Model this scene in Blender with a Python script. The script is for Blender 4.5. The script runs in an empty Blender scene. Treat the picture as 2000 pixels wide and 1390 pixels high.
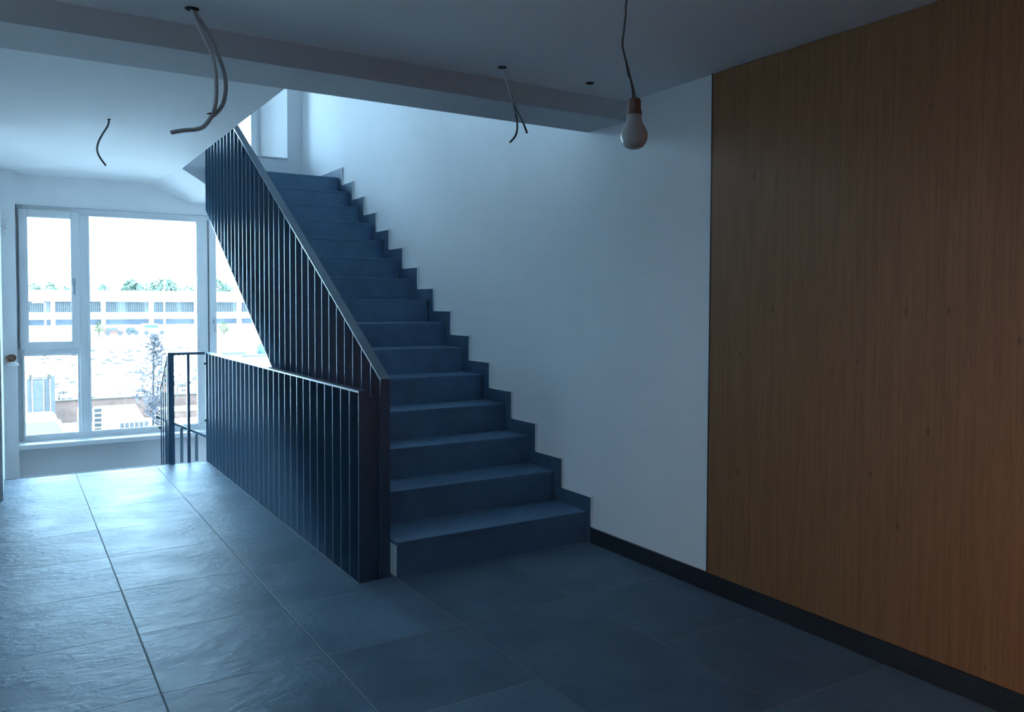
import bpy, bmesh, math, random
from mathutils import Vector, Matrix
random.seed(7)
sc = bpy.context.scene
COL = sc.collection
PI = math.pi

# ---------------------------------------------------------------- camera
cam_d = bpy.data.cameras.new('camera')
cam_d.sensor_fit = 'HORIZONTAL'; cam_d.sensor_width = 36.0
cam_d.lens = 1575.94 / 2000 * 36.0
cam_d.shift_y = (648.6 - 695.0) / 2000.0
cam_d.clip_start = 0.02; cam_d.clip_end = 2000
cam = bpy.data.objects.new('camera', cam_d); COL.objects.link(cam)
R_ = Vector((0.84875035, -0.52878225, 0.0034892)); U_ = Vector((0.01537214, 0.03126842, 0.99939281)); F_ = Vector((0.52857028, 0.84818136, -0.0346676))
CAM = Vector((0, 0, 1.39))
m = Matrix(((R_.x, U_.x, -F_.x, CAM.x), (R_.y, U_.y, -F_.y, CAM.y), (R_.z, U_.z, -F_.z, CAM.z), (0, 0, 0, 1)))
cam.matrix_world = m
sc.camera = cam

# ---------------------------------------------------------------- light and exposure
sc.view_settings.view_transform = 'Standard'
sc.view_settings.look = 'None'
sc.view_settings.gamma = 1.0
sc.view_settings.use_curve_mapping = False
sc.view_settings.exposure = 0.0
SKY = 28.0
w = bpy.data.worlds.new('overcast_sky'); sc.world = w; w.use_nodes = True
bg = w.node_tree.nodes['Background']
bg.inputs[0].default_value = (0.45, 0.72, 0.98, 1); bg.inputs[1].default_value = SKY
sd = bpy.data.lights.new('sun', 'SUN'); sd.energy = 7.0; sd.angle = math.radians(3); sd.color = (1.0, 0.93, 0.84)
sun = bpy.data.objects.new('sun', sd); COL.objects.link(sun)
sun.rotation_euler = Vector((0.35, 0.75, -0.85)).to_track_quat('-Z', 'Y').to_euler()
# warm lamp of the lit lobby behind the photographer
ld = bpy.data.lights.new('lobby_lamp', 'AREA'); ld.shape = 'RECTANGLE'; ld.size = 0.6; ld.size_y = 0.8
ld.energy = 17.0; ld.spread = math.radians(80); ld.color = (1.0, 0.55, 0.25)
lamp = bpy.data.objects.new('lobby_lamp', ld); COL.objects.link(lamp)
lamp.location = (0.9, -1.6, 0.9)
lamp.rotation_euler = Vector((1.0, 0.62, -0.12)).to_track_quat('-Z', 'Y').to_euler()
sc.cycles.max_bounces = 10; sc.cycles.diffuse_bounces = 7; sc.cycles.glossy_bounces = 4
sc.cycles.transparent_max_bounces = 12
sc.cycles.use_denoising = True
sc.cycles.sample_clamp_indirect = 8.0

# ---------------------------------------------------------------- materials
def mat(name, col, rough=0.6, metal=0.0, spec=0.5, noise=None, bump=None):
    """plain procedural surface; noise=(scale,amount), bump=(scale,strength)"""
    M = bpy.data.materials.new(name); M.use_nodes = True
    nt = M.node_tree; b = nt.nodes['Principled BSDF']
    b.inputs['Base Color'].default_value = (*col, 1); b.inputs['Roughness'].default_value = rough
    b.inputs['Metallic'].default_value = metal; b.inputs['Specular IOR Level'].default_value = spec
    tc = nt.nodes.new('ShaderNodeTexCoord')
    if noise:
        n = nt.nodes.new('ShaderNodeTexNoise'); n.inputs['Scale'].default_value = noise[0]; n.inputs['Detail'].default_value = 5
        nt.links.new(tc.outputs['Object'], n.inputs['Vector'])
        mr = nt.nodes.new('ShaderNodeMapRange'); mr.inputs['To Min'].default_value = 1 - noise[1]; mr.inputs['To Max'].default_value = 1 + noise[1]
        mr.inputs['From Min'].default_value = .3; mr.inputs['From Max'].default_value = .7
        nt.links.new(n.outputs['Fac'], mr.inputs['Value'])
        mx = nt.nodes.new('ShaderNodeVectorMath'); mx.operation = 'SCALE'; mx.inputs[0].default_value = col
        nt.links.new(mr.outputs['Result'], mx.inputs['Scale']); nt.links.new(mx.outputs['Vector'], b.inputs['Base Color'])
    if bump:
        n = nt.nodes.new('ShaderNodeTexNoise'); n.inputs['Scale'].default_value = bump[0]; n.inputs['Detail'].default_value = 4
        nt.links.new(tc.outputs['Object'], n.inputs['Vector'])
        bp = nt.nodes.new('ShaderNodeBump'); bp.inputs['Strength'].default_value = bump[1]; bp.inputs['Distance'].default_value = .01
        nt.links.new(n.outputs['Fac'], bp.inputs['Height']); nt.links.new(bp.outputs['Normal'], b.inputs['Normal'])
    return M

M = {}
M['plaster'] = mat('white_wall_paint', (0.86, 0.865, 0.875), 0.85, noise=(3.0, 0.015), bump=(60, 0.08))
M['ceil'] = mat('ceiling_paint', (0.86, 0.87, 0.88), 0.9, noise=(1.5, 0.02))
M['beam'] = mat('beam_shade_tint', (0.60, 0.62, 0.65), 0.9, noise=(1.5, 0.02))  # greyer than the ceiling paint, shade on the beam put into its colour
M['bead'] = mat('lit_edge_white', (0.95, 0.95, 0.95), 0.6)  # whiter than the wall paint, stands for light on the plaster edge
M['darkwall'] = mat('plaster_under_sill', (0.70, 0.72, 0.75), 0.85, noise=(3.0, 0.02))
M['steel'] = mat('painted_steel', (0.034, 0.080, 0.128), 0.29, spec=0.5, noise=(30, 0.05))
M['pvc'] = mat('white_window_plastic', (0.80, 0.82, 0.84), 0.35)
M['sill'] = mat('white_sill_board', (0.82, 0.84, 0.86), 0.3)
M['gasket'] = mat('window_gasket', (0.03, 0.03, 0.035), 0.6)
M['handle'] = mat('handle_metal', (0.55, 0.58, 0.62), 0.3, metal=0.6)
M['skirt'] = mat('dark_skirting_tile', (0.014, 0.018, 0.023), 0.5, noise=(25, 0.2))
M['stepskirt'] = mat('stair_skirting_tile', (0.045, 0.092, 0.148), 0.55, noise=(8, 0.12))
M['step'] = mat('dark_stair_tile', (0.070, 0.150, 0.240), 0.52, noise=(8, 0.12), bump=(50, 0.15))
M['conduit'] = mat('grey_conduit', (0.50, 0.53, 0.55), 0.5)
M['black'] = mat('black_plastic', (0.015, 0.016, 0.018), 0.6)
M['cable'] = mat('cable_sheath', (0.09, 0.10, 0.11), 0.5)
M['bulb'] = mat('opal_bulb', (0.50, 0.48, 0.46), 0.25)
M['socket'] = mat('brown_socket', (0.20, 0.11, 0.09), 0.45)
M['copper'] = mat('copper_wire', (0.20, 0.10, 0.06), 0.35, metal=0.5)
M['white_plastic'] = mat('white_plastic', (0.85, 0.85, 0.85), 0.4)
M['trimstrip'] = mat('dull_edge_strip', (0.16, 0.19, 0.22), 0.5)
M['boltm'] = mat('bolt_metal', (0.02, 0.022, 0.025), 0.4)
M['lowslab'] = mat('lower_stair_tile', (0.12, 0.13, 0.14), 0.6, noise=(8, 0.1))

def glass_mat():
    g = bpy.data.materials.new('window_glass'); g.use_nodes = True; nt = g.node_tree
    nt.nodes.clear()
    o = nt.nodes.new('ShaderNodeOutputMaterial'); t = nt.nodes.new('ShaderNodeBsdfTransparent'); gl = nt.nodes.new('ShaderNodeBsdfGlossy')
    gl.inputs['Roughness'].default_value = 0.02; t.inputs['Color'].default_value = (0.93, 0.96, 0.96, 1)
    f = nt.nodes.new('ShaderNodeFresnel'); f.inputs['IOR'].default_value = 1.45
    mx = nt.nodes.new('ShaderNodeMixShader')
    nt.links.new(f.outputs[0], mx.inputs[0]); nt.links.new(t.outputs[0], mx.inputs[1]); nt.links.new(gl.outputs[0], mx.inputs[2])
    nt.links.new(mx.outputs[0], o.inputs['Surface'])
    return g
M['glass'] = glass_mat()

def wood_mat():
    W = bpy.data.materials.new('orange_wood_veneer'); W.use_nodes = True; nt = W.node_tree; b = nt.nodes['Principled BSDF']
    tc = nt.nodes.new('ShaderNodeTexCoord')
    mp = nt.nodes.new('ShaderNodeMapping'); mp.inputs['Scale'].default_value = (1, 38, 1.1)
    n = nt.nodes.new('ShaderNodeTexNoise'); n.inputs['Scale'].default_value = 2.2; n.inputs['Detail'].default_value = 8; n.inputs['Roughness'].default_value = .62
    mp2 = nt.nodes.new('ShaderNodeMapping'); mp2.inputs['Scale'].default_value = (1, 150, 7)
    n2 = nt.nodes.new('ShaderNodeTexNoise'); n2.inputs['Scale'].default_value = 2.0; n2.inputs['Detail'].default_value = 3
    # small knots / pores
    mp3 = nt.nodes.new('ShaderNodeMapping'); mp3.inputs['Scale'].default_value = (1, 9, 3.6)
    v = nt.nodes.new('ShaderNodeTexVoronoi'); v.inputs['Scale'].default_value = 1.0
    cr = nt.nodes.new('ShaderNodeValToRGB'); cr.color_ramp.elements[0].position = .3; cr.color_ramp.elements[1].position = .72
    cr.color_ramp.elements[0].color = (0.165, 0.073, 0.029, 1); cr.color_ramp.elements[1].color = (0.275, 0.135, 0.056, 1)
    for a, c in ((mp, n), (mp2, n2), (mp3, v)):
        nt.links.new(tc.outputs['Object'], a.inputs['Vector']); nt.links.new(a.outputs['Vector'], c.inputs['Vector'])
    ad = nt.nodes.new('ShaderNodeMath'); ad.operation = 'MULTIPLY_ADD'; ad.inputs[1].default_value = .35
    sc1 = nt.nodes.new('ShaderNodeMath'); sc1.operation = 'MULTIPLY'; sc1.inputs[1].default_value = .65
    nt.links.new(n.outputs['Fac'], sc1.inputs[0]); nt.links.new(n2.outputs['Fac'], ad.inputs[0]); nt.links.new(sc1.outputs[0], ad.inputs[2])
    nt.links.new(ad.outputs[0], cr.inputs['Fac'])
    kr = nt.nodes.new('ShaderNodeMapRange'); kr.inputs['From Min'].default_value = .03; kr.inputs['From Max'].default_value = .075
    kr.inputs['To Min'].default_value = .55; kr.inputs['To Max'].default_value = 1
    nt.links.new(v.outputs['Distance'], kr.inputs['Value'])
    mx = nt.nodes.new('ShaderNodeVectorMath'); mx.operation = 'SCALE'
    nt.links.new(cr.outputs['Color'], mx.inputs[0]); nt.links.new(kr.outputs['Result'], mx.inputs['Scale'])
    nt.links.new(mx.outputs['Vector'], b.inputs['Base Color']); b.inputs['Roughness'].default_value = .55
    b.inputs['Specular IOR Level'].default_value = .35
    return W
M['wood'] = wood_mat()

def tile_mat():
    """dark slate tiles, 0.605 m grid, fine grout, riven relief, each tile slightly its own tone"""
    T = bpy.data.materials.new('slate_floor_tiles'); T.use_nodes = True; nt = T.node_tree; L = nt.links; b = nt.nodes['Principled BSDF']
    tc = nt.nodes.new('ShaderNodeTexCoord'); sp = nt.nodes.new('ShaderNodeSeparateXYZ'); L.new(tc.outputs['Object'], sp.inputs[0])
    def math_(op, a, b_=None, c=None):
        n = nt.nodes.new('ShaderNodeMath'); n.operation = op
        for i, v in enumerate((a, b_, c)):
            if v is None: continue
            if isinstance(v, (int, float)): n.inputs[i].default_value = v
            else: L.new(v, n.inputs[i])
        return n.outputs[0]
    TS = 0.605
    gx = math_('DIVIDE', math_('SUBTRACT', sp.outputs['X'], 0.44), TS)
    gy0 = math_('DIVIDE', math_('SUBTRACT', sp.outputs['Y'], 3.055), TS)
    # the column between x=1.65 and 2.26 is laid with double-length tiles
    incol = math_('COMPARE', math_('FLOOR', gx), 2.0, 0.1)
    half = math_('DIVIDE', gy0, 2.0)
    gy = math_('ADD', math_('MULTIPLY', half, incol), math_('MULTIPLY', gy0, math_('SUBTRACT', 1.0, incol)))
    fx = math_('FRACT', gx); fy = math_('FRACT', gy)
    ex = math_('MULTIPLY', math_('MINIMUM', fx, math_('SUBTRACT', 1.0, fx)), TS)
    ey = math_('MULTIPLY', math_('MINIMUM', fy, math_('SUBTRACT', 1.0, fy)), math_('ADD', TS, math_('MULTIPLY', incol, TS)))
    e = math_('MINIMUM', ex, ey)
    grout = math_('LESS_THAN', e, 0.0025)
    idn = nt.nodes.new('ShaderNodeCombineXYZ'); L.new(math_('FLOOR', gx), idn.inputs[0]); L.new(math_('FLOOR', gy), idn.inputs[1])
    wn = nt.nodes.new('ShaderNodeTexWhiteNoise'); L.new(idn.outputs[0], wn.inputs['Vector'])
    off = nt.nodes.new('ShaderNodeVectorMath'); off.operation = 'SCALE'; off.inputs['Scale'].default_value = 9.0; L.new(wn.outputs['Color'], off.inputs[0])
    pos = nt.nodes.new('ShaderNodeVectorMath'); pos.operation = 'ADD'; L.new(tc.outputs['Object'], pos.inputs[0]); L.new(off.outputs[0], pos.inputs[1])
    n1 = nt.nodes.new('ShaderNodeTexNoise'); n1.inputs['Scale'].default_value = 3.2; n1.inputs['Detail'].default_value = 6; L.new(pos.outputs[0], n1.inputs['Vector'])
    mpn = nt.nodes.new('ShaderNodeMapping'); mpn.inputs['Scale'].default_value = (1.0, 1.7, 1); L.new(pos.outputs[0], mpn.inputs['Vector'])
    n2 = nt.nodes.new('ShaderNodeTexNoise'); n2.inputs['Scale'].default_value = 14; n2.inputs['Detail'].default_value = 7; n2.inputs['Roughness'].default_value = .6
    n2.inputs['Distortion'].default_value = .8; L.new(mpn.outputs[0], n2.inputs['Vector'])
    cr = nt.nodes.new('ShaderNodeValToRGB'); cr.color_ramp.elements[0].position = .32; cr.color_ramp.elements[1].position = .7
    cr.color_ramp.elements[0].color = (0.086, 0.133, 0.180, 1); cr.color_ramp.elements[1].color = (0.120, 0.182, 0.243, 1)
    L.new(n1.outputs['Fac'], cr.inputs['Fac'])
    tone = math_('MULTIPLY_ADD', wn.outputs['Value'], 0.25, 0.88)
    tv = nt.nodes.new('ShaderNodeVectorMath'); tv.operation = 'SCALE'; L.new(cr.outputs['Color'], tv.inputs[0]); L.new(tone, tv.inputs['Scale'])
    mx = nt.nodes.new('ShaderNodeMix'); mx.data_type = 'RGBA'; L.new(grout, mx.inputs['Factor']); L.new(tv.outputs[0], mx.inputs['A'])
    mx.inputs['B'].default_value = (0.24, 0.265, 0.285, 1); L.new(mx.outputs['Result'], b.inputs['Base Color'])
    L.new(math_('ADD', math_('MULTIPLY_ADD', n1.outputs['Fac'], 0.16, 0.36), math_('MULTIPLY', grout, 0.4)), b.inputs['Roughness'])
    b.inputs['Specular IOR Level'].default_value = .5; b.inputs['IOR'].default_value = 1.17
    patch = math_('SMOOTH_MIN', math_('MULTIPLY', math_('MAXIMUM', math_('SUBTRACT', n1.outputs['Fac'], 0.38), 0.0), 4.0), 1.0, 0.2)
    h = math_('MULTIPLY_ADD', n2.outputs['Fac'], math_('MULTIPLY_ADD', patch, 1.1, 0.25), math_('MULTIPLY', math_('MINIMUM', math_('DIVIDE', e, 0.004), 1.0), 0.5))
    bp = nt.nodes.new('ShaderNodeBump'); bp.inputs['Strength'].default_value = .75; bp.inputs['Distance'].default_value = .007
    L.new(h, bp.inputs['Height']); L.new(bp.outputs['Normal'], b.inputs['Normal'])
    return T
M['tiles'] = tile_mat()

# outdoors
M['ground'] = mat('dusty_site_ground', (0.72, 0.69, 0.64), 0.95, noise=(0.9, 0.25))
M['concrete'] = mat('white_precast_concrete', (0.80, 0.80, 0.78), 0.9)
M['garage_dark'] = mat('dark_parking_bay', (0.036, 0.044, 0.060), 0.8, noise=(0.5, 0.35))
M['louvre_back'] = mat('pale_louvre_backing', (0.15, 0.16, 0.17), 0.8)
M['louvre'] = mat('louvre_slat', (0.040, 0.044, 0.050), 0.8)
M['leaf_far'] = mat('far_tree_leaf', (0.066, 0.096, 0.068), 0.9, noise=(1.5, 0.5))
M['leaf_pale'] = mat('bright_bush_leaf', (0.045, 0.060, 0.022), 0.9, noise=(3, 0.4))
M['leaf_sap'] = mat('sapling_leaf', (0.040, 0.034, 0.040), 0.8, noise=(6, 0.4))
M['trunk'] = mat('thin_trunk', (0.02, 0.018, 0.018), 0.9)
M['brown'] = mat('brown_formwork_board', (0.075, 0.042, 0.032), 0.9, noise=(4, 0.25))
M['panel'] = mat('grey_blue_steel_panel', (0.020, 0.023, 0.026), 0.6, noise=(5, 0.25))
M['panel2'] = mat('pale_steel_panel', (0.024, 0.026, 0.028), 0.6, noise=(9, 0.3))
M['carwhite'] = mat('white_car_paint', (0.75, 0.77, 0.80), 0.3)
M['carglass'] = mat('blue_car_glass', (0.012, 0.026, 0.036), 0.15)
M['rebar'] = mat('rusty_rebar', (0.03, 0.022, 0.018), 0.9)
M['frame_w'] = mat('pale_scaffold_paint', (0.45, 0.46, 0.46), 0.7)
M['frame_d'] = mat('dark_board', (0.012, 0.014, 0.015), 0.8)  # plain dark grey for rack boards and a vehicle body
M['pole'] = mat('lamp_post_paint', (0.60, 0.62, 0.62), 0.6)
M['orange'] = mat('orange_paint', (0.07, 0.022, 0.014), 0.7)
M['teal'] = mat('turquoise_paint', (0.016, 0.035, 0.036), 0.6)

# ---------------------------------------------------------------- helpers
class MB:
    def __init__(s): s.bm = bmesh.new()
    def box(s, x0, x1, y0, y1, z0, z1):
        v = [s.bm.verts.new((x, y, z)) for x in (x0, x1) for y in (y0, y1) for z in (z0, z1)]
        for f in ((0, 1, 3, 2), (4, 6, 7, 5), (0, 4, 5, 1), (2, 3, 7, 6), (0, 2, 6, 4), (1, 5, 7, 3)):
            s.bm.faces.new([v[i] for i in f])
        return s
    def prism(s, pts, axis, a, b):
        """pts 2-D polygon in the plane normal to axis; axis 'x': (y,z), 'y': (x,z), 'z': (x,y)"""
        def P(p, t):
            return {'x': (t, p[0], p[1]), 'y': (p[0], t, p[1]), 'z': (p[0], p[1], t)}[axis]
        A = [s.bm.verts.new(P(p, a)) for p in pts]; B = [s.bm.verts.new(P(p, b)) for p in pts]
        n = len(pts)
        s.bm.faces.new(A); s.bm.faces.new(list(reversed(B)))
        for i in range(n): s.bm.faces.new((A[i], B[i], B[(i + 1) % n], A[(i + 1) % n]))
        return s
    def hexa(s, v8):
        v = [s.bm.verts.new(p) for p in v8]
        for f in ((0, 1, 2, 3), (7, 6, 5, 4), (0, 4, 5, 1), (1, 5, 6, 2), (2, 6, 7, 3), (3, 7, 4, 0)):
            s.bm.faces.new([v[i] for i in f])
        return s
    def tube(s, pts, r, n=10, cap=True):
        pts = [Vector(p) for p in pts]; rings = []
        rr = r if isinstance(r, (list, tuple)) else [r] * len(pts)
        up = Vector((0.31, 0.2, 0.93)).normalized(); prev = None
        for i, p in enumerate(pts):
            d = (pts[min(i + 1, len(pts) - 1)] - pts[max(i - 1, 0)]).normalized()
            if prev is None:
                a = d.cross(up)
                if a.length < .05: a = d.cross(Vector((1, 0, 0)))
            else: a = prev - d * prev.dot(d)
            a.normalize(); b = d.cross(a); prev = a
            rings.append([s.bm.verts.new(p + (a * math.cos(2 * PI * k / n) + b * math.sin(2 * PI * k / n)) * rr[i]) for k in range(n)])
        for i in range(len(rings) - 1):
            for k in range(n):
                s.bm.faces.new((rings[i][k], rings[i][(k + 1) % n], rings[i + 1][(k + 1) % n], rings[i + 1][k]))
        if cap:
            s.bm.faces.new(list(reversed(rings[0]))); s.bm.faces.new(rings[-1])
        return s
    def lathe(s, prof, c, n=28):
        rings = []
        for r, z in prof:
            if r < 1e-5: rings.append([s.bm.verts.new((c[0], c[1], c[2] + z))])
            else: rings.append([s.bm.verts.new((c[0] + r * math.cos(2 * PI * k / n), c[1] + r * math.sin(2 * PI * k / n), c[2] + z)) for k in range(n)])
        for A, B in zip(rings, rings[1:]):
            for k in range(n):
                k2 = (k + 1) % n
                if len(A) == 1 and len(B) == 1: continue
                if len(A) == 1: s.bm.faces.new((A[0], B[k2], B[k]))
                elif len(B) == 1: s.bm.faces.new((A[k], A[k2], B[0]))
                else: s.bm.faces.new((A[k], A[k2], B[k2], B[k]))
        return s
    def build(s, name, m, parent=None, bevel=0, smooth=False, label=None):
        bmesh.ops.recalc_face_normals(s.bm, faces=s.bm.faces)
        if bevel:
            bmesh.ops.bevel(s.bm, geom=list(s.bm.edges), offset=bevel, segments=1, affect='EDGES', profile=.7)
        if smooth:
            for f in s.bm.faces: f.smooth = True
        me = bpy.data.meshes.new(name); s.bm.to_mesh(me); s.bm.free(); me.materials.append(m)
        o = bpy.data.objects.new(name, me); COL.objects.link(o)
        if parent:
            o.parent = parent
            if parent.type == 'EMPTY' and parent.parent is None:
                o.matrix_parent_inverse = Matrix.Translation(parent.location).inverted()
        if label: o['label'] = label
        return o

def smooth_path(pts, n=6):
    P = [Vector(p) for p in pts]; out = []
    for i in range(len(P) - 1):
        a, b, c, d = P[max(i - 1, 0)], P[i], P[i + 1], P[min(i + 2, len(P) - 1)]
        for k in range(n):
            t = k / n
            out.append(.5 * ((2 * b) + (-a + c) * t + (2 * a - 5 * b + 4 * c - d) * t * t + (-a + 3 * b - 3 * c + d) * t ** 3))
    out.append(P[-1]); return out

def thing(name, loc, label, cat, group=None):
    o = bpy.data.objects.new(name, None); COL.objects.link(o); o.location = loc; o.empty_display_size = .2
    o['label'] = label; o['category'] = cat
    if group: o['group'] = group
    return o
def tag(o, label, cat, group=None, kind=None):
    o['label'] = label; o['category'] = cat
    if group: o['group'] = group
    if kind: o['kind'] = kind
    return o
def struct(mb, name, m, label, cat, **k):
    o = mb.build(name, m, **k); o['kind'] = 'structure'; o['label'] = label; o['category'] = cat; return o
def sempty(name, loc, label, cat):
    o = thing(name, loc, label, cat); o['kind'] = 'structure'; return o

# ---------------------------------------------------------------- dimensions (metres)
XR = 2.874        # right wall
XB = 1.455        # hall-side edge of the stair void
YE = 7.43         # far edge of the hall floor
YF = 9.15         # inner face of the window wall
YW = 9.25         # plane of the windows
R, T, Y1 = 0.178, 0.2962, 3.800   # riser, tread, first riser
CZ, CZ2, BZ = 2.492, 2.63, 2.387  # hall ceiling, far ceiling, beam bottom
LAND = 15 * R
YL = Y1 + 14 * T  # top landing edge
XL = -2.3; YB = -3.2
GZ = -3.2         # ground outside

# ---------------------------------------------------------------- setting: floor, walls, ceilings
f = MB(); f.prism([(XL, YB), (XR, YB), (XR, 4.1), (1.651, 4.1), (1.651, 3.775), (XB, 3.775), (XB, YE), (XL, YE)], 'z', -0.25, 0)
struct(f, 'floor', M['tiles'], 'dark slate-blue square tiled floor of the hall', 'floor')

# right wall: up past the upper floor
struct(MB().box(XR, XR + .2, YB - .2, YF + .35, -1.6, 5.4), 'wall_right', M['plaster'], 'white painted wall running along the stairs', 'wall')
struct(MB().box(XL - .2, XR + .2, YB - .2, YB, -.25, 5.4), 'wall_back', M['plaster'], 'white wall behind the viewer', 'wall')
wl = MB(); wl.box(XL - .2, XL, YB, 2.4, -.25, 5.4); wl.box(XL - .2, XL, 3.2, 6.7, -.25, 5.4)
wl.box(XL - .2, XL, 2.4, 3.2, -.25, 1.0); wl.box(XL - .2, XL, 2.4, 3.2, 1.75, 5.4)  # opening left for the added side window
wl.box(XL - .2, -0.055, 6.7, YF + .35, -1.6, CZ2)
wl.box(XL - .2, XL, 6.7, YF + .35, CZ2, 5.4)
wl.box(-0.055, 0.062, 8.95, YF + .35, -1.6, CZ2)
struct(wl, 'wall_left', M['plaster'], 'white wall end and pier left of the big window', 'wall')

# facade wall with the two window openings
W1 = (0.062, 2.70, 0.02, 2.335)      # x0 x1 z0 z1 of the lower opening
W2 = (-1.9, 2.70, 3.02, 4.45)  # unseen left part widened to let more daylight into the stairwell
fw = MB()
fw.box(-.055, XR, YF, YF + .35, -1.6, W1[2])
fw.box(-.055, XR, YF, YF + .35, W1[3], CZ2); fw.box(XL, XR, YF, YF + .35, CZ2, 2.85); fw.box(XL, XR, YF, YF + .9, 2.85, W2[2] - .004)
fw.box(-.055, W1[0], YF, YF + .35, W1[2], W1[3]); fw.box(W1[1], XR, YF, YF + .35, W1[2], W1[3])
fw.box(XL, W2[0], YF, YF + .9, W2[2] - .004, W2[3]); fw.prism([(W2[1], YF), (XR, YF), (XR, YF + .9), (2.55, YF + .9), (2.55, YF + .6)], 'z', W2[2] - .004, W2[3])
fw.box(XL, XR, YF, YF + .9, W2[3], 5.4)
struct(fw, 'wall_front', M['plaster'], 'white window wall with blue shade under the sill', 'wall')

# hall ceiling, beam, far ceiling with the stair opening
struct(MB().box(XL, XR, YB, 3.425, CZ, 3.0), 'ceiling', M['ceil'], 'flat ceiling of the hall above the tiled floor', 'ceiling')
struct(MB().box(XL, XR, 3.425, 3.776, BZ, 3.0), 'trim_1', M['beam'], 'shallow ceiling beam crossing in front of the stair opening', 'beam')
XO = 1.372
struct(MB().box(XL, XO, 3.776, YF, CZ2, CZ2 + .2), 'ceiling_far', M['ceil'], 'brighter ceiling between the beam and the big window', 'ceiling')
# landing slab at the head of the stairs, plastered, with a sloped strip on its left
YA = 7.965
ls = MB()
ls.prism([(1.66, 2.455), (XR, 2.455), (XR, LAND - .02), (XO, LAND - .02), (XO, CZ2)], 'y', YA, YF)
ls.hexa([(XO + .004, YA + .004, CZ2 - .003), (1.66, YA + .004, 2.4525), (1.66, YA + .004, 2.50), (XO + .004, YA + .004, CZ2 + .03),
         (1.23, YF, CZ2), (1.66, YF, 2.455), (1.66, YF, 2.50), (1.23, YF, CZ2 + .03)])
struct(ls, 'landing_slab', M['ceil'], 'plastered underside and edge of the upper landing', 'landing')
# upper storey shell
struct(MB().box(XL, XR, YB, YF, 5.2, 5.4), 'ceiling_upper', M['ceil'], 'ceiling of the upper storey seen through the stair opening', 'ceiling')

# skirting along the right wall (hall part)
struct(MB().box(XR - .014, XR, YB, 3.717, 0, .088), 'baseboard_right', M['skirt'], 'dark tile skirting at the foot of the wood panel and white wall', 'skirting')

# wood panelling
wp = MB().box(XR - .012, XR - .0005, YB + .01, 2.792, .089, CZ - .004).build('wood_wall_panel', M['wood'], bevel=.0015)
tag(wp, 'tall orange-brown wood veneer panel covering the right wall', 'wall panel')
struct(MB().box(XR - .013, XR, 2.792, 2.797, .089, CZ), 'trim_2', M['black'], 'thin dark edge strip between wood panel and white wall', 'trim')

# lower void: walls and floors of the down stairs
lf = MB(); lf.box(-.055, XR, 8.24, YF, -1.44, -.712); lf.box(-.055, XR, 3.3, YF + .35, -1.6, -1.44)
struct(lf, 'floor_lower', M['lowslab'], 'lower stair landing beneath the big window', 'floor')
struct(MB().box(XB, XR, 3.30, 3.774, -1.6, -.26), 'wall_lower', M['plaster'], 'wall closing the stair void under the hall floor', 'wall')

# ---------------------------------------------------------------- main staircase
st = thing('staircase', (2.25, Y1, 0), 'straight flight of fifteen dark tiled steps rising to the upper landing', 'staircase')
pr = []
for k in range(15):
    yk = Y1 + .014 + k * T if k else 3.7635
    pr += [(yk, k * R if k == 0 else k * R - .02), (yk, (k + 1) * R - .02)]
pr += [(YA - .003, LAND - .02), (YA - .003, LAND - .25), (Y1 + 1.1, 1.1 * R / T - .18 + .25 - .14), (Y1 + .5, 0.0015)]
pr = [p for i, p in enumerate(pr)]
body = MB(); body.prism(pr, 'x', 1.652, XR - .001)
body.build('stair_body', M['plaster'], st, label='white plastered stair body showing beside the first riser')
for k in range(15):
    y0 = Y1 + k * T if k else 3.757; z0 = k * R
    MB().box(1.656, XR - .014, y0, y0 + (.013 if k else .006), z0 + .0005, z0 + R - .021).build('riser', M['step'], st)
    y1e = Y1 + (k + 1) * T + .012 if k < 14 else YF - .004
    MB().box(1.654, XR - .014, y0 - .004, y1e, z0 + R - .0205, z0 + R).build('tread', M['step'], st, bevel=.0018)
# stepped skirting on the right wall
sk = [(3.717, .0)]
top = [(3.717, .2655)]
for k in range(1, 15):
    y = 3.717 + k * (T - .0015)
    top += [(y, .087 + k * R), (y, .087 + (k + 1) * R)]
top[0] = (3.717, .087 + R)
top += [(YF - .003, .087 + 15 * R), (YF - .003, 15 * R + .0)]
low = []
for k in range(14, -1, -1):
    y0 = Y1 + k * T
    low += [(y0, (k + 1) * R), (y0, k * R if k else 0)]
poly = [(3.717, 0)] + top + low
MB().prism(poly, 'x', XR - .0135, XR - .0008).build('stepped_skirting', M['stepskirt'], st)
# whitened strip for the light caught by the plaster edge above the skirting
fb_ = MB(); BW = .0055
tp = top[:-2] + [(YF - .003, .087 + 15 * R)]
for (a0, b0), (a1, b1) in zip(tp, tp[1:]):
    if abs(b0 - b1) < 1e-6: fb_.box(XR - .0135, XR - .0009, a0 - BW, a1 - BW - .0003 if a1 < YF - .1 else a1, b0 + .0003, b0 + BW)
    else: fb_.box(XR - .0135, XR - .0009, a0 - BW, a0 - .0003, b0 + BW + .0003, b1)
fb_.box(XR - .0135, XR - .0009, 3.717 - BW, 3.717 - .0003, .095, .087 + R)
fb_.build('lit_edge_strip', M['bead'], st, label='thin white line for the lit plaster edge above the stepped skirting')

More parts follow.
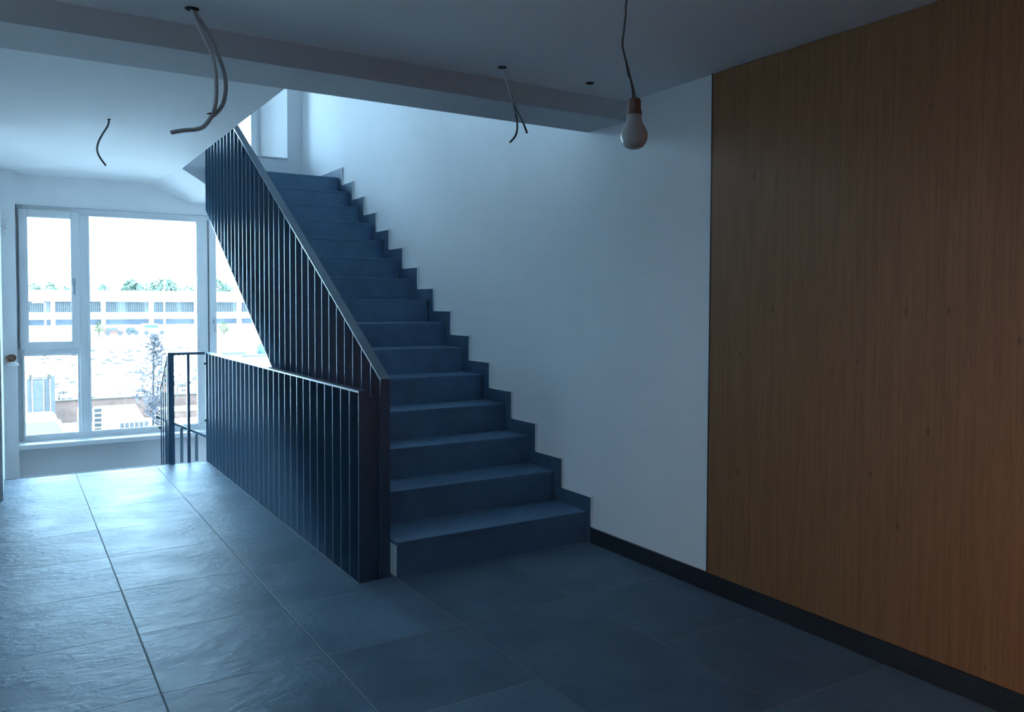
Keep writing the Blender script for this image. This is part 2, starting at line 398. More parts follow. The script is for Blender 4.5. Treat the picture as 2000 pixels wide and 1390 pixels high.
# ---------------------------------------------------------------- balustrades: flat steel fins
SL = 0.5915
def rail_prism(y0, z0, y1, z1, x0, x1, th):
    return MB().prism([(y0, z0), (y1, z1), (y1, z1 - th), (y0, z0 - th)], 'x', x0, x1)
sb = thing('stair_balustrade', (1.6, 3.77, 0), 'tall dark steel fin balustrade climbing beside the stairs', 'balustrade')
X0, X1 = 1.574, 1.626
ys = []; y = 3.772
while y < 7.952: ys.append(y); y += .1265
def zt(y): return 1.012 + SL * (y - 3.77)
def zb(y): return max(-.24, .945 + .597 * (y - 5.739))
for y in ys:
    MB().box(X0, X1, y, y + .008, zb(y), zt(y) - .006).build('baluster', M['steel'], sb)
ye = ys[-1] + .008
rail_prism(3.768, zt(3.77), ye, zt(ye), X0 - .001, X1 + .001, .009).build('top_rail', M['steel'], sb)
rail_prism(4.0, .945 + .597 * (4.0 - 5.739), ye, zb(ye), X0 - .001, X1 + .001, .008).build('bottom_rail', M['steel'], sb)
# bearing bar carrying the fins along the flight
MB().prism([(3.80, -.02), (ye, zb(ye) + .33), (ye, zb(ye) + .27), (3.80, -.08)], 'x', 1.612, 1.651).build('bearing_bar', M['steel'], sb)

gb = thing('guard_balustrade', (1.48, 3.77, 0), 'waist-high dark steel fin guard along the edge of the hall floor', 'balustrade')
GX0, GX1 = XB + .001, XB + .047
N = 29; g0, g1 = 3.765, 7.425
for i in range(N + 1):
    y = g0 + (g1 - g0 - .008) * i / N
    MB().box(GX0, GX1, y, y + .008, -.20, .950).build('baluster', M['steel'], gb)
MB().box(GX0 - .001, GX1 + .001, g0 - .003, g1 + .003, .950, .960).build('top_rail', M['steel'], gb, label='pale-edged flat top rail')
# end plate closing the gap between both balustrades at the foot
MB().box(GX1 + .001, X0 - .002, 3.790, 3.798, -.20, .93).build('end_plate', M['steel'], gb)
for z in (.86, .36):
    MB().tube([(GX0 - .016, g1 - .004, z), (GX0 + .004, g1 - .004, z)], .009, 10).build('fixing_bolt', M['boltm'], gb)
# metal strip trimming the floor edge
struct(MB().box(XB - .004, XB + .0, 3.765, YE, -.02, .0035), 'trim_3', M['trimstrip'], 'thin pale metal strip along the floor edge below the guard', 'trim')
struct(MB().box(-.055, XB, YE - .004, YE + .004, -.02, .003), 'trim_4', M['trimstrip'], 'thin pale strip on the far edge of the hall floor', 'trim')

er = thing('end_railing', (1.3, YE, 0), 'short dark steel railing turning back at the far floor edge', 'railing')
ey0, ey1 = YE + .005, YE + .013
MB().box(1.150, 1.200, ey0, ey1 + .002, -.20, .940).build('end_post', M['steel'], er)
MB().box(1.150, GX0 - .003, ey0 - .003, ey1 + .03, .940, .964).build('top_rail', M['steel'], er)
MB().box(1.305, 1.328, ey0, ey1 + .02, -.20, .940).build('baluster', M['steel'], er)

dr = thing('descending_railing', (1.17, 7.6, 0), 'dark steel fins stepping down behind the end railing', 'railing')
ya = [7.50, 7.62, 7.74, 7.86]
def zd(y): return .955 - .80 * (y - 7.45) if y > 7.45 else .955
for y in ya:
    MB().box(1.150, 1.160, y, y + .008, -.9, zd(y)).build('baluster', M['steel'], dr)
rail_prism(7.480, .940, 7.884, .940 - .80 * .404, 1.149, 1.163, .009).build('top_rail', M['steel'], dr)
MB().tube([(1.132, 7.874, .26), (1.152, 7.874, .26)], .009, 10).build('fixing_bolt', M['boltm'], dr)

cr_ = thing('lower_cross_railing', (1.45, 8.5, -.2), 'low sloping dark railing seen through the end railing', 'railing')
def zc(x): return .20 - .513 * (x - 1.366)
MB().prism([(1.20, zc(1.2) + .012), (1.90, zc(1.9) + .012), (1.90, zc(1.9) - .012), (1.20, zc(1.2) - .012)], 'y', 8.50, 8.54).build('top_rail', M['steel'], cr_)
for x in (1.29, 1.425, 1.565, 1.70, 1.84):
    MB().box(x, x + .025, 8.505, 8.535, -.712 if x < 9 else 0, zc(x + .02) - .008).build('baluster', M['steel'], cr_)

# lower steps down from the floor edge
lo = thing('lower_staircase', (.6, YE, -.2), 'few tiled steps dropping away behind the floor edge to the lower landing', 'staircase')
for k in range(3):
    MB().box(-.05, 1.14, YE + .006 + k * .27, YE + .006 + (k + 1) * .27 - .001 if k < 2 else 8.238, -1.435, -R * (k + 1)).build('step', M['lowslab'], lo)

# ---------------------------------------------------------------- windows
def frame_rect(mb, x0, x1, z0, z1, w_, y0, y1, wl=None, wr=None, wb=None, wt=None):
    wl = wl or w_; wr = wr or w_; wb = wb or w_; wt = wt or w_
    mb.box(x0, x0 + wl, y0, y1, z0, z1); mb.box(x1 - wr, x1, y0, y1, z0, z1)
    mb.box(x0 + wl, x1 - wr, y0, y1, z0, z0 + wb); mb.box(x0 + wl, x1 - wr, y0, y1, z1 - wt, z1)
    return mb
win = sempty('window_1', (1.4, YW, W1[2]), 'large white framed window of four lights above the lower landing', 'window')
fr = MB()
frame_rect(fr, W1[0], W1[1], W1[2], W1[3], .055, YW - .01, YW + .07)
fr.box(.603, .695, YW - .01, YW + .07, W1[2] + .055, W1[3] - .055)       # mullion
fr.box(.117, .603, YW - .01, YW + .07, .865, .935)                       # transom
fr.box(1.737, 1.862, YW - .01, YW + .07, W1[2] + .055, W1[3] - .055)     # second mullion
fr.build('window_frame', M['pvc'], win, bevel=.004)
def sash(x0, x1, z0, z1, wdt, hx, hz):
    s = frame_rect(MB(), x0, x1, z0, z1, wdt, YW - .035, YW + .04).build('sash', M['pvc'], win, bevel=.005)
    MB().box(x0 + wdt, x1 - wdt, YW + .005, YW + .011, z0 + wdt, z1 - wdt).build('pane', M['glass'], s)
    gk = frame_rect(MB(), x0 + wdt - .002, x1 - wdt + .002, z0 + wdt - .002, z1 - wdt + .002, .004, YW - .002, YW + .004)
    gk.build('gasket', M['gasket'], s)
    h = MB(); h.box(hx - .015, hx + .015, YW - .045, YW - .034, hz - .035, hz + .035)
    h.box(hx - .009, hx + .009, YW - .075, YW - .045, hz - .012, hz + .012)
    h.box(hx - .010, hx + .010, YW - .085, YW - .071, hz - .13, hz + .015)
    h.build('handle', M['handle'], s, bevel=.002)
    return s
s1 = sash(.085, .612, .925, 2.305, .078, .556, 1.60)
for z in (1.0, 2.22):
    MB().tube([(.078, YW - .03, z), (.078, YW - .03, z + .09)], .008, 8).build('hinge', M['handle'], s1)
s2 = sash(1.856, 2.66, .05, 2.305, .075, 1.905, 1.20)
MB().box(1.846, 1.853, YW - .014, YW - .0105, .06, 2.29).build('gasket', M['gasket'], win)
def pane(x0, x1, z0, z1):
    MB().box(x0, x1, YW + .02, YW + .026, z0, z1).build('pane', M['glass'], win)
    g = frame_rect(MB(), x0, x1, z0, z1, .004, YW - .012, YW - .008); g.build('gasket', M['gasket'], win)
pane(.117, .570, .080, .865); pane(.695, 1.737, .080, 2.262)
# beads that hold the fixed panes
bd = MB(); frame_rect(bd, .100, .603, .06, .890, .022, YW - .022, YW - .009)
frame_rect(bd, .680, 1.75, .06, 2.285, .022, YW - .022, YW - .009); bd.build('glazing_bead', M['pvc'], win, bevel=.003)
MB().box(.063, 2.72, 9.0, YW - .005, W1[2] - .045, W1[2] + .002).build('window_sill', M['sill'], win, bevel=.004)
MB().box(.063, 2.72, YF - .015, YF + .02, W1[3], W1[3] + .02).build('head_bead', M['pvc'], win)

win2 = sempty('window_2', (1.7, YW, W2[2]), 'white framed window on the upper landing, half hidden by the stair opening', 'window')
fr = MB(); Y2 = YF + .60
frame_rect(fr, W2[0], 2.549, W2[2], W2[3], .06, Y2, Y2 + .07)
fr.box(-.25, -.15, Y2, Y2 + .07, W2[2] + .10, W2[3] - .10); fr.box(1.30, 1.40, Y2, Y2 + .07, W2[2] + .10, W2[3] - .10)
fr.build('window_frame', M['pvc'], win2, bevel=.004)
for x0, x1 in ((-1.81, -.24), (-.16, 1.31), (1.39, 2.51)):
    s = frame_rect(MB(), x0, x1, W2[2] + .08, W2[3] - .08, .09, Y2 - .035, Y2 + .04, wr=.07 if x1 > 2 else .09, wb=.05).build('sash', M['pvc'], win2, bevel=.005)
    MB().box(x0 + .09, x1 - (.07 if x1 > 2 else .09), Y2, Y2 + .006, W2[2] + .13, W2[3] - .17).build('pane', M['glass'], s)
MB().prism([(W2[0], YF - .015), (W2[1] - .002, YF - .015), (W2[1] - .002, YF), (2.548, Y2 - .04), (W2[0], Y2 - .04)], 'z', W2[2] - .003, W2[2] + .012).build('window_sill', M['sill'], win2, bevel=.003)

win3 = sempty('fill_window', (XL, 2.8, 1.0), 'added fill-light window in the left hall wall outside the picture', 'window')  # unseen window added to brighten the hall from the left
f3 = MB(); f3.box(XL - .12, XL - .06, 2.40, 2.45, 1.0, 1.75); f3.box(XL - .12, XL - .06, 3.15, 3.2, 1.0, 1.75)
f3.box(XL - .12, XL - .06, 2.45, 3.15, 1.0, 1.05); f3.box(XL - .12, XL - .06, 2.45, 3.15, 1.70, 1.75)
f3.build('window_frame', M['pvc'], win3)
MB().box(XL - .095, XL - .09, 2.45, 3.15, 1.05, 1.70).build('pane', M['glass'], win3)

# ---------------------------------------------------------------- hanging cables and bulb
def hole(parent, x, y, z, r=.026):
    MB().lathe([(0, -.006), (r * .7, -.006), (r, -.001), (r, .0), (0, .0)], (x, y, z), 20).build('ceiling_box', M['black'], parent)
c1 = thing('hanging_conduit', (.6, 3.236, CZ), 'pair of grey flexible conduits hanging from the ceiling, joined in a hooked end', 'cable')
hole(c1, .599, 3.236, CZ)
MB().tube(smooth_path([(.597, 3.236, CZ), (.618, 3.236, 2.44), (.650, 3.236, 2.375), (.667, 3.234, 2.336), (.680, 3.233, 2.27), (.683, 3.232, 2.20), (.678, 3.232, 2.14), (.663, 3.23, 2.098), (.636, 3.23, 2.058), (.605, 3.23, 2.043), (.56, 3.23, 2.034), (.519, 3.23, 2.021)]), .0078, 10).build('conduit', M['conduit'], c1, smooth=True)
MB().tube(smooth_path([(.603, 3.24, CZ), (.640, 3.24, 2.44), (.672, 3.242, 2.39), (.695, 3.242, 2.335), (.716, 3.243, 2.27), (.7205, 3.243, 2.215), (.711, 3.243, 2.16), (.690, 3.24, 2.123), (.664, 3.236, 2.098)]), .0078, 10).build('conduit', M['conduit'], c1, smooth=True)
MB().tube([(.648, 3.223, 2.105), (.668, 3.229, 2.112), (.680, 3.240, 2.108)], .003, 6).build('cable_tie', M['black'], c1)

c2 = thing('hanging_wire', (1.965, 3.247, CZ), 'thin dark cable hanging from the ceiling and splitting into two ends near the beam', 'cable')
hole(c2, 1.965, 3.247, CZ, .022)
MB().tube(smooth_path([(1.966, 3.247, CZ), (1.975, 3.247, 2.46), (2.0, 3.247, 2.40), (2.018, 3.247, 2.355), (2.027, 3.247, 2.338)]), .0035, 8).build('wire', M['conduit'], c2, smooth=True)
MB().tube(smooth_path([(2.012, 3.247, 2.378), (2.027, 3.247, 2.338), (2.036, 3.247, 2.30), (2.047, 3.247, 2.25), (2.047, 3.247, 2.21), (2.035, 3.247, 2.178), (2.008, 3.247, 2.149)]), [.003] * 14 + [.0048] * 23, 8).build('wire', M['cable'], c2, smooth=True)
MB().tube(smooth_path([(2.020, 3.250, 2.350), (2.050, 3.250, 2.30), (2.078, 3.250, 2.26), (2.094, 3.250, 2.23), (2.106, 3.250, 2.203)]), [.003] * 14 + [.005] * 11, 8).build('wire', M['cable'], c2, smooth=True)

k3 = 6.11 / 6.0
def q3(x, z): return (x * k3, 6.11, 1.39 + (z - 1.39) * k3)
c3 = thing('hanging_cable', (.593, 6.11, CZ2), 'single curved dark cable hanging from the bright far ceiling', 'cable')
hole(c3, .593, 6.11, CZ2, .012)
MB().tube(smooth_path([q3(.582, 2.606), q3(.575, 2.565), q3(.545, 2.51), q3(.518, 2.45), q3(.509, 2.40), q3(.522, 2.355), q3(.560, 2.298)]), .0062, 8).build('wire', M['cable'], c3, smooth=True)

hb = MB().lathe([(0, -.004), (.017, -.004), (.021, 0), (0, 0)], (2.472, 3.242, CZ), 20).build('ceiling_hole', M['black'])
tag(hb, 'small dark round cable hole in the ceiling without a cable', 'ceiling outlet')

kb = 0.6315
def qb(x, z): return (x * kb, 1.45, 1.39 + (z - 1.39) * kb)
bl = thing('hanging_light_bulb', qb(1.953, 2.1), 'unlit white light bulb in a brown socket on a bare hanging wire', 'light bulb')
bx, by, _ = qb(1.955, 2.0)
zt_ = 1.39 + (2.093 - 1.39) * kb; zb_ = 1.39 + (1.960 - 1.39) * kb
# bulb pear outline
H_ = zt_ - zb_
prof = [(0, 0), (.012, .0012), (.021, .006), (.028, .015), (.0315, .027), (.0305, .038), (.026, .049), (.0205, .058), (.0175, .066), (.0165, H_), (.0135, H_ + .003), (0, H_ + .003)]
MB().lathe(prof, (bx, by, zb_), 32).build('bulb', M['bulb'], bl, smooth=True)
MB().lathe([(0, 0), (.0175, 0), (.0178, .006), (.0158, .012), (.0150, .034), (.0135, .037), (0, .037)], (bx, by, zt_ - .006), 24).build('socket', M['socket'], bl)
MB().box(bx + .013, bx + .018, by - .003, by + .003, zt_ - .012, zt_ + .004).build('socket_clip', M['black'], bl)
zs = zt_ + .030
up = [(bx - .003, 1.45, zs), qb(1.943, 2.19), qb(1.925, 2.245), qb(1.908, 2.29), qb(1.897, 2.33), qb(1.903, 2.38), qb(1.911, 2.44), qb(1.915, 2.492), (bx + .0, 1.46, 2.15), (bx + .01, 1.47, 2.30), (bx + .02, 1.48, CZ)]
MB().tube(smooth_path(up), .0026, 8).build('wire', M['cable'], bl, smooth=True)
MB().tube(smooth_path([(bx + .006, 1.45, zs), (bx + .002, 1.45, zs + .012), qb(1.938, 2.215), qb(1.918, 2.262), qb(1.912, 2.278)]), .0013, 6).build('wire', M['black'], bl)
MB().tube(smooth_path([qb(1.938, 2.21), qb(1.925, 2.225), qb(1.915, 2.262)]), .0012, 6).build('wire', M['black'], bl)
hole(bl, bx + .02, 1.48, CZ, .02)

# wiring stubs on the pier left of the window
wa = thing('wall_wire_coil', (.012, 8.94, .82), 'coil of brown wires and a round white lamp base on the pier beside the window', 'wiring')
co = []
for i in range(60):
    a = i * .55; co.append((.008 + .030 * math.cos(a) + .010 * math.sin(i * .9), 8.925 - .012 * math.sin(a * .7), .868 + .030 * math.sin(a) * (1 if i % 9 < 5 else .6)))
MB().tube(smooth_path(co, 3), .0055, 6).build('wire', M['copper'], wa, smooth=True)
MB().lathe([(0, 0), (.048, 0), (.050, .02), (.030, .035), (0, .036)], (.020, 8.90, .795), 24).build('lamp_base', M['white_plastic'], wa, smooth=False)
MB().box(.0, .035, 8.90, 8.949, .80, .83).build('bracket', M['black'], wa)
wb_ = thing('wall_wire_stub', (-.03, 8.94, 2.12), 'white curled wire stub high on the pier beside the window', 'wiring')
co = []
for i in range(40):
    a = i * .6; co.append((-.032 + .022 * math.cos(a), 8.925 - .01 * math.sin(a * .7), 2.155 - i * .0022 + .012 * math.sin(a)))
MB().tube(smooth_path(co, 3), .0055, 6).build('wire', M['white_plastic'], wb_, smooth=True)
MB().box(-.05, -.015, 8.93, 8.9495, 2.04, 2.10).build('connector', M['white_plastic'], wb_, bevel=.003)

# ---------------------------------------------------------------- outdoors
struct(MB().box(-150, 300, -80, 700, GZ - .5, GZ), 'ground', M['ground'], 'pale dusty building-site ground outside', 'ground')

# long low parking building
pb = thing('parking_building', (20, 160, GZ), 'long white two-level parking building with louvred upper bays across the site', 'building')
MB().box(-60, 150, 160, 176, 1.62, 3.56).build('roof_band', M['concrete'], pb)
MB().box(-60, 150, 160, 176, -1.51, -.30).build('floor_band', M['concrete'], pb)
MB().box(-60, 150, 160.2, 176, GZ, -2.56).build('base_wall', M['concrete'], pb)
MB().box(-60, 150, 161.0, 175, -2.55, -1.52).build('lower_back_wall', M['garage_dark'], pb)
px = 6.1 - 7.83 * 6
while px < 100:
    MB().box(px, px + .62, 159.8, 161, GZ, 1.62).build('column', M['concrete'], pb)
    mbk = MB().box(px + .62, px + 7.83, 161.2, 161.4, -.30, 1.62)
    bay = mbk.build('upper_bay', M['louvre_back'], pb)
    lv = MB(); nx = px + .8
    while nx < px + 7.75:
        if random.random() > .12:
            lv.box(nx, nx + .11, 160.6, 160.9, -.30 - (0 if random.random() < .5 else 0), 1.62)
        nx += .31
    lv.build('louvre_slats', M['louvre'], bay)
    px += 7.83

# distant trees
def leafy(name, m, c, rx, ry, rz, n, sz, parent=None, seed=1):
    rnd = random.Random(seed); bm = MB()
    for i in range(n):
        while True:
            p = Vector((rnd.uniform(-1, 1), rnd.uniform(-1, 1), rnd.uniform(-1, 1)))
            if p.length < 1: break
        q = Vector((c[0] + p.x * rx * (1.05 - .35 * max(p.z, 0)), c[1] + p.y * ry, c[2] + p.z * rz))
        a = Vector((rnd.gauss(0, 1), rnd.gauss(0, 1), rnd.gauss(0, 1))).normalized()
        b = a.cross(Vector((rnd.gauss(0, 1), rnd.gauss(0, 1), rnd.gauss(0, 1)))).normalized()
        s = sz * rnd.uniform(.6, 1.3)
        vs = [bm.bm.verts.new(q + v) for v in (a * s, b * s * .5, -a * s, -b * s * .5)]
        bm.bm.faces.new(vs)
    return bm.build(name, m, parent)
trees = [(23.6, 2.0, 3.4, 'leftmost and lowest of the three tall trees behind the parking roof'), (26.9, 2.9, 3.0, 'second low pale-green tree behind the parking roof'),
         (32.5, 3.3, 4.3, 'tallest pale-green tree rising above the parking roof'), (36.6, 2.6, 2.9, 'low tree just left of the wide window post above the parking roof'),
         (43.0, 3.4, 4.2, 'broad pale-green tree right of the wide window post above the roof'), (47.6, 2.6, 2.8, 'rightmost pale-green tree beside the balustrade edge'),
         (4.8, 1.6, 2.4, 'faint treetop at the left edge of the small window light'), (8.0, 1.7, 2.6, 'faint treetop in the middle of the small window light'),
         (11.2, 1.3, 2.1, 'faint treetop at the right of the small window light'), (18.0, 1.9, 2.1, 'faint low treetop left in the wide pane')]
for i, (x, rx, top, lb) in enumerate(trees):
    ty = 200 + (i * 7 % 3) * 7
    t = thing('tree', (x, ty, GZ), lb, 'tree', 'trees beyond the parking building')
    MB().tube([(x, ty, GZ), (x, ty, 3)], .25, 8).build('trunk', M['trunk'], t)
    leafy('foliage', M['leaf_far'], (x, ty, top + 3.1 - 2.6), rx * 1.2, 2.0, 2.9, 640 if top > 3 else 260, .50, t, seed=i)

# young tree in front of the window
sp_ = thing('young_tree', (2.10, 15, GZ), 'slender young tree with grey-violet leaves in front of the wide pane', 'tree')
MB().tube(smooth_path([(2.05, 15, GZ), (2.06, 15, -1.5), (2.08, 15, -.3), (2.10, 15, .75)]), .018, 8).build('trunk', M['trunk'], sp_)
br = MB()
for i in range(16):
    z = -.75 + i * .09; s = 1 if i % 2 else -1
    br.tube([(2.08, 15, z), (2.08 + s * random.uniform(.12, .26), 15 + random.uniform(-.15, .15), z + random.uniform(.12, .25))], .006, 5)
br.build('branches', M['trunk'], sp_)
rnd = random.Random(4); lm = MB()
for i in range(1500):
    z = rnd.uniform(-.75, .86)
    wd = .31 * (1 - abs((z - .0) / .95) ** 1.6) + .03
    if z < -.3: wd *= .75
    q = Vector((2.14 + rnd.gauss(0, .5) * wd + .03 * math.sin(z * 6), 15 + rnd.gauss(0, .5) * wd, z))
    a = Vector((rnd.gauss(0, 1), rnd.gauss(0, .6), rnd.gauss(-.4, .8))).normalized(); b = a.cross(Vector((rnd.gauss(0, 1), rnd.gauss(0, 1), rnd.gauss(0, 1)))).normalized()
    s = rnd.uniform(.020, .042)
    lm.bm.faces.new([lm.bm.verts.new(q + v) for v in (a * s, b * s * .5 + a * s * .2, -a * s, -b * s * .5 + a * s * .2)])
lm.build('leaves', M['leaf_sap'], sp_)

# parked car just under the window
CY, CX = 4.2, .32
cr2 = thing('parked_car', (.12, 27, GZ), 'white parked car whose roof and rear glass show at the bottom left pane', 'car')
body = MB(); body.prism([(CY + 19.4, GZ + .3), (CY + 23.8, GZ + .3), (CY + 23.8, GZ + .85), (CY + 23.2, GZ + .95), (CY + 20.0, GZ + .95), (CY + 19.4, GZ + .8)], 'x', -.85 + CX, .98 + CX)
body.build('body', M['carwhite'], cr2, bevel=.04)
cab = MB(); cab.hexa([(-0.48, 24.55, GZ + .95), (1.25, 24.55, GZ + .95), (1.25, 27.40, GZ + .95), (-0.48, 27.40, GZ + .95),
                      (-0.30, 25.30, GZ + 1.34), (1.08, 25.30, GZ + 1.34), (1.08, 26.80, GZ + 1.34), (-0.30, 26.80, GZ + 1.34)])
cab.build('cabin_glass', M['carglass'], cr2, bevel=.03)
MB().hexa([(-0.33, 25.25, GZ + 1.33), (1.11, 25.25, GZ + 1.33), (1.11, 26.90, GZ + 1.33), (-0.33, 26.90, GZ + 1.33),
           (-0.26, 25.40, GZ + 1.46), (1.02, 25.40, GZ + 1.46), (1.02, 26.70, GZ + 1.46), (-0.26, 26.70, GZ + 1.46)]).build('roof', M['carwhite'], cr2, bevel=.04)
MB().tube([(1.27, 24.53, GZ + .94), (1.12, 25.28, GZ + 1.36)], .03, 8).build('pillar', M['carwhite'], cr2)
for x in (-.48, 1.12):
    for y in (24.6, 27.2):
        MB().tube([(x - .1, y, GZ + .31), (x + .1, y, GZ + .31)], .31, 20).build('wheel', M['black'], cr2)

def rel(x, z, y_from, y_to):
    k = y_to / y_from; return x * k, 1.39 + (z - 1.39) * k
# stacked dark panels (portable cabin) behind the car
x0, z1 = rel(.36, -.53, 24, 33); x1, _ = rel(.965, 0, 24, 33)
cb = thing('panel_cabin', ((x0 + x1) / 2, 33, GZ), 'dark grey-blue upright steel panel cabin behind the white car', 'cabin')
wd = x1 - x0
MB().box(x0, x1, 33.0, 34.0, GZ, z1 - .06).build('body', M['panel'], cb)
MB().box(x0 + wd * .18, x0 + wd * .60, 32.96, 33.0, GZ + .1, z1 - .1).build('door', M['panel2'], cb, label='paler grey middle panel')
MB().box(x1 - wd * .14, x1 + .02, 32.94, 33.3, GZ, z1 + .04).build('side_post', M['panel'], cb)
for fx in (.18, .60, .84):
    MB().tube([(x0 + wd * fx, 32.93, GZ), (x0 + wd * fx, 32.93, z1 - .06)], .014, 6).build('pipe', M['frame_w'], cb)
for fx in (.14, .82):
    MB().box(x0 + wd * fx - .06, x0 + wd * fx + .04, 32.95, 33.1, z1 - .06, z1 + .10).build('lifting_lug', M['rebar'], cb)
MB().box(x0 + wd * .2, x0 + wd * .78, 32.97, 33.05, z1 - .03, z1 - .0).build('top_bar', M['rebar'], cb)

# brown retaining formwork with a pale slab in front
z35 = 1.39 - 35 * .1070
rw = thing('formwork_wall', (5, 35, GZ), 'long low brown timber formwork wall across the building site', 'wall')
MB().box(1.36, 12, 35, 35.3, GZ, z35).build('boards', M['brown'], rw)
MB().box(1.30, 12, 34.95, 35.3, z35, z35 + .03).build('capping', M['rebar'], rw)
sl = MB().prism([(31.4, GZ + .28), (34.6, GZ + .62), (34.6, GZ + .55), (31.4, GZ + .2)], 'x', 2.7, 4.15).build('slab_stack', M['frame_w'])
sl2 = sl; tag(sl2, 'pale tilted slab with lath stripes leaning in front of the brown formwork', 'slab')
ps = MB().box(4.9, 8.5, 34.2, 34.8, GZ + .28, GZ + .42).build('pale_beam', M['frame_w']); tag(ps, 'pale horizontal beam before the brown formwork behind the railing', 'beam')
ps2 = MB().box(4.9, 8.5, 34.25, 34.75, GZ, GZ + .28).build('timber_stack', M['brown']); tag(ps2, 'brown timber stack carrying the pale beam behind the railing', 'timber stack')

rb = MB()
rnd = random.Random(9)
for i in range(95):
    x = rnd.uniform(1.5, 6.6); h = rnd.uniform(.15, .62)
    rb.tube([(x, 35.45 + rnd.uniform(-.1, .1), GZ), (x + rnd.uniform(-.05, .05), 35.45, z35 + h)], .012, 4)
for i in range(7):
    x = rnd.uniform(1.6, 5.5); z = z35 + rnd.uniform(.15, .5)
    rb.tube([(x, 35.4, z), (x + rnd.uniform(.4, 1.0), 35.4, z + rnd.uniform(-.03, .03))], .006, 4)
tag(rb.build('rebar_starters', M['rebar']), 'thicket of thin steel starter bars along the top of the brown formwork', 'steel bars', kind='stuff')

def rack(x0_, x1_, y_, z0_, z1_, n, label, cells=1):
    k = y_ / 24.0
    x0_, x1_ = x0_ * k, x1_ * k; z0_ = 1.39 + (z0_ - 1.39) * k; z1_ = 1.39 + (z1_ - 1.39) * k
    z0_ = max(z0_, GZ) if z0_ > GZ else GZ
    r = thing('storage_rack', ((x0_ + x1_) / 2, y_, GZ), label, 'rack', 'pale racks and ladders on the building site')
    for i in range(cells + 1):
        x = x0_ + (x1_ - x0_) * i / cells
        MB().box(x - .022, x + .022, y_, y_ + .05, GZ, z1_).build('upright', M['frame_w'], r)
    for j in range(n):
        z = z0_ + (z1_ - z0_) * (j + 1) / n
        MB().box(x0_, x1_, y_ + .0, y_ + .05, z - .035, z).build('rung', M['frame_w'], r)
    MB().box(x0_ + .02, x1_ - .02, y_ + .3, y_ + .32, GZ, z1_ - .05).build('load', M['frame_d'], r, label='dark boards held in the rack')
    return r
rack(1.50, 1.75, 31.0, -2.00, -1.36, 5, 'pale rack with dark boards, seen right of the panel cabin')
rack(1.86, 2.09, 31.0, -2.05, -1.40, 5, 'pale rack with dark boards, seen left in the wide pane')
ldr = thing('ladder', (2.36 * 31 / 24, 30.5, GZ), 'pale upright ladder before the tilted slab', 'ladder')
lx0, lx1 = 2.29 * 30.5 / 24, 2.44 * 30.5 / 24
for x in (lx0, lx1): MB().box(x - .015, x + .015, 30.5, 30.54, GZ, 1.39 - 2.96 * 30.5 / 24).build('stile', M['frame_w'], ldr)
for j in range(7): MB().box(lx0, lx1, 30.5, 30.54, GZ + .08 + j * .13, GZ + .105 + j * .13).build('rung', M['frame_w'], ldr)
fb = thing('shuttering_frame', (3.4, 31, GZ), 'low pale shuttering frame with grey panels between ladder and young tree', 'frame')
for i in range(7): MB().box(3.2 + i * .155, 3.225 + i * .155, 31, 31.05, GZ, GZ + .42).build('upright', M['frame_w'], fb)
MB().box(3.15, 4.2, 31, 31.06, GZ + .40, GZ + .44).build('rail', M['frame_w'], fb)
MB().box(3.18, 4.15, 31.2, 31.22, GZ, GZ + .38).build('panel', M['panel2'], fb)

# lamp posts
def lamp_post(x, y, ztop, label):
    t = thing('street_lamp', (x, y, GZ), label, 'street lamp', 'street lamps before the parking building')
    MB().tube([(x, y, GZ), (x, y, ztop)], [.13, .08], 8).build('pole', M['pole'], t)
    MB().tube([(x, y, ztop), (x - .5, y, ztop + .12), (x - 1.1, y, ztop + .1)], .06, 6).build('arm', M['pole'], t)
    MB().box(x - 1.7, x - 1.05, y - .15, y + .15, ztop + .02, ztop + .14).build('lamp_head', M['pole'], t)
lamp_post(21.25, 140, 5.5, 'tall pale street lamp before the parking building, right in the wide pane')
lamp_post(4.6, 140, 1.3, 'shorter pale street lamp before the parking building, in the small window light')

# small things on the far lot
def van(x, y, col, label, L=4.2, h=1.5, gl=True):
    t = thing('parked_vehicle', (x, y, GZ), label, 'vehicle', 'vehicles parked before the parking building')
    MB().prism([(x - L / 2, GZ + .25), (x + L / 2, GZ + .25), (x + L / 2, GZ + h * .6), (x + L * .28, GZ + h * .66), (x + L * .14, GZ + h), (x - L * .42, GZ + h), (x - L / 2, GZ + h * .7)], 'y', y - .85, y + .85).build('body', col, t)
    MB().prism([(x - L * .38, GZ + h * .64), (x + L * .22, GZ + h * .64), (x + L * .11, GZ + h * .93), (x - L * .36, GZ + h * .93)], 'y', y - .88, y - .86).build('side_glass', M['carglass'], t)
    for dx in (-L * .3, L * .3): MB().tube([(x + dx, y - .9, GZ + .33), (x + dx, y - .7, GZ + .33)], .33, 14).build('wheel', M['black'], t)
van(12.4, 126, M['orange'], 'small reddish vehicle far off, left of the blue one', 2.6, 1.1)
van(14.8, 126, M['frame_d'], 'small dark vehicle far off between the reddish and the blue one', 1.5, 1.1)
van(17.6, 126, M['frame_w'], 'pale blue-grey vehicle far off in the middle of the wide pane', 3.4, 1.6)
van(11.1, 60, M['frame_w'], 'pale vehicle far off, seen right of the wide window post', 3.2, 1.5) if False else None
tq = thing('portable_cabin', (13.6, 60, GZ), 'pale cabin with a dark doorway seen right of the wide window post', 'cabin')
MB().box(12.4, 15.2, 60, 62, GZ, -1.95).build('body', M['frame_w'], tq)
MB().box(12.9, 14.6, 59.95, 60, GZ + .3, -2.15).build('opening', M['garage_dark'], tq)
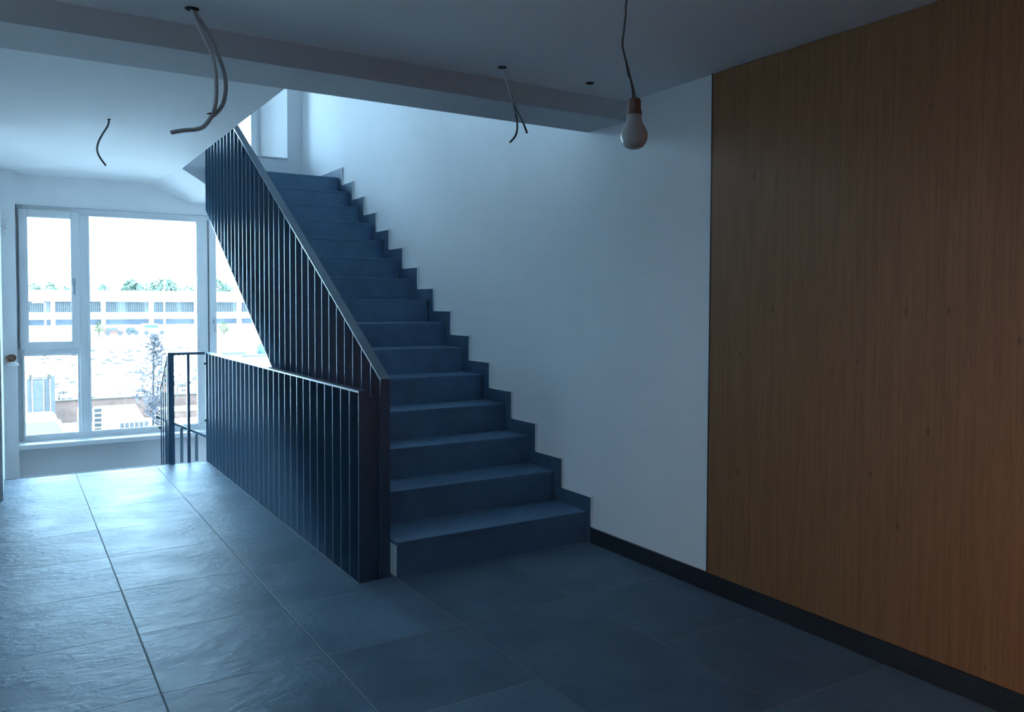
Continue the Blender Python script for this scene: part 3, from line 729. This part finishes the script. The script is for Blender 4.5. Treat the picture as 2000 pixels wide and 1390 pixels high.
tb = MB().lathe([(0, 0), (.42, 0), (.50, .1), (.45, .75), (.2, 1.0), (0, 1.02)], (16.35, 62, -2.6), 16).build('water_tank', M['teal'], smooth=True)
tb.location.z = 0
tag(tb, 'turquoise rounded tank near the lower end of the balustrade', 'tank')
MB_ = MB().box(15.8, 16.9, 61.5, 62.5, GZ, -2.6).build('tank_plinth', M['frame_w']); tag(MB_, 'pale plinth under the turquoise tank', 'plinth')
# low kerb lines and a long beam in the right part of the view
kb_ = MB().box(6.6, 12.5, 32, 32.3, GZ + .0, -.62 - .0).build('site_barrier', M['concrete']); tag(kb_, 'pale long site barrier right of the wide window post', 'barrier')
kd = thing('steel_beam', (8, 31.5, GZ), 'dark long steel beam lying on trestles behind the guard rail', 'beam')
MB().box(7.5, 9.6, 31.5, 31.7, -.67, -.60).build('beam', M['panel'], kd)
for x in (7.6, 9.4): MB().box(x, x + .08, 31.5, 31.7, GZ, -.68).build('trestle', M['frame_w'], kd)

bs = thing('shrub', (26.1, 120, GZ), 'bright yellow-green shrub before the parking building, right of the window post', 'shrub')
MB().tube([(26.1, 120, GZ), (26.1, 120, -2.4)], .08, 6).build('stem', M['trunk'], bs)
leafy('foliage', M['leaf_pale'], (26.1, 120, -2.1), .75, .7, .85, 260, .16, bs, 33)
bs = thing('shrub', (10.1, 120, GZ), 'bright green shrub at the right edge of the small window light', 'shrub')
MB().tube([(10.1, 120, GZ), (10.1, 120, -2.4)], .08, 6).build('stem', M['trunk'], bs)
leafy('foliage', M['leaf_pale'], (10.1, 120, -2.0), .65, .6, .75, 220, .15, bs, 34)

mound = MB()
rnd = random.Random(12)
for i in range(420):
    x = rnd.uniform(2, 34); y = rnd.choice((rnd.uniform(40, 58), rnd.uniform(66, 88))); s = rnd.uniform(.06, .26)
    mound.lathe([(0, 0), (s * 1.3, 0), (s * .9, s * .5), (0, s * .8)], (x, y, GZ), 6)
tag(mound.build('rubble', M['rebar']), 'scattered clods and rubble on the pale site ground', 'rubble', kind='stuff')
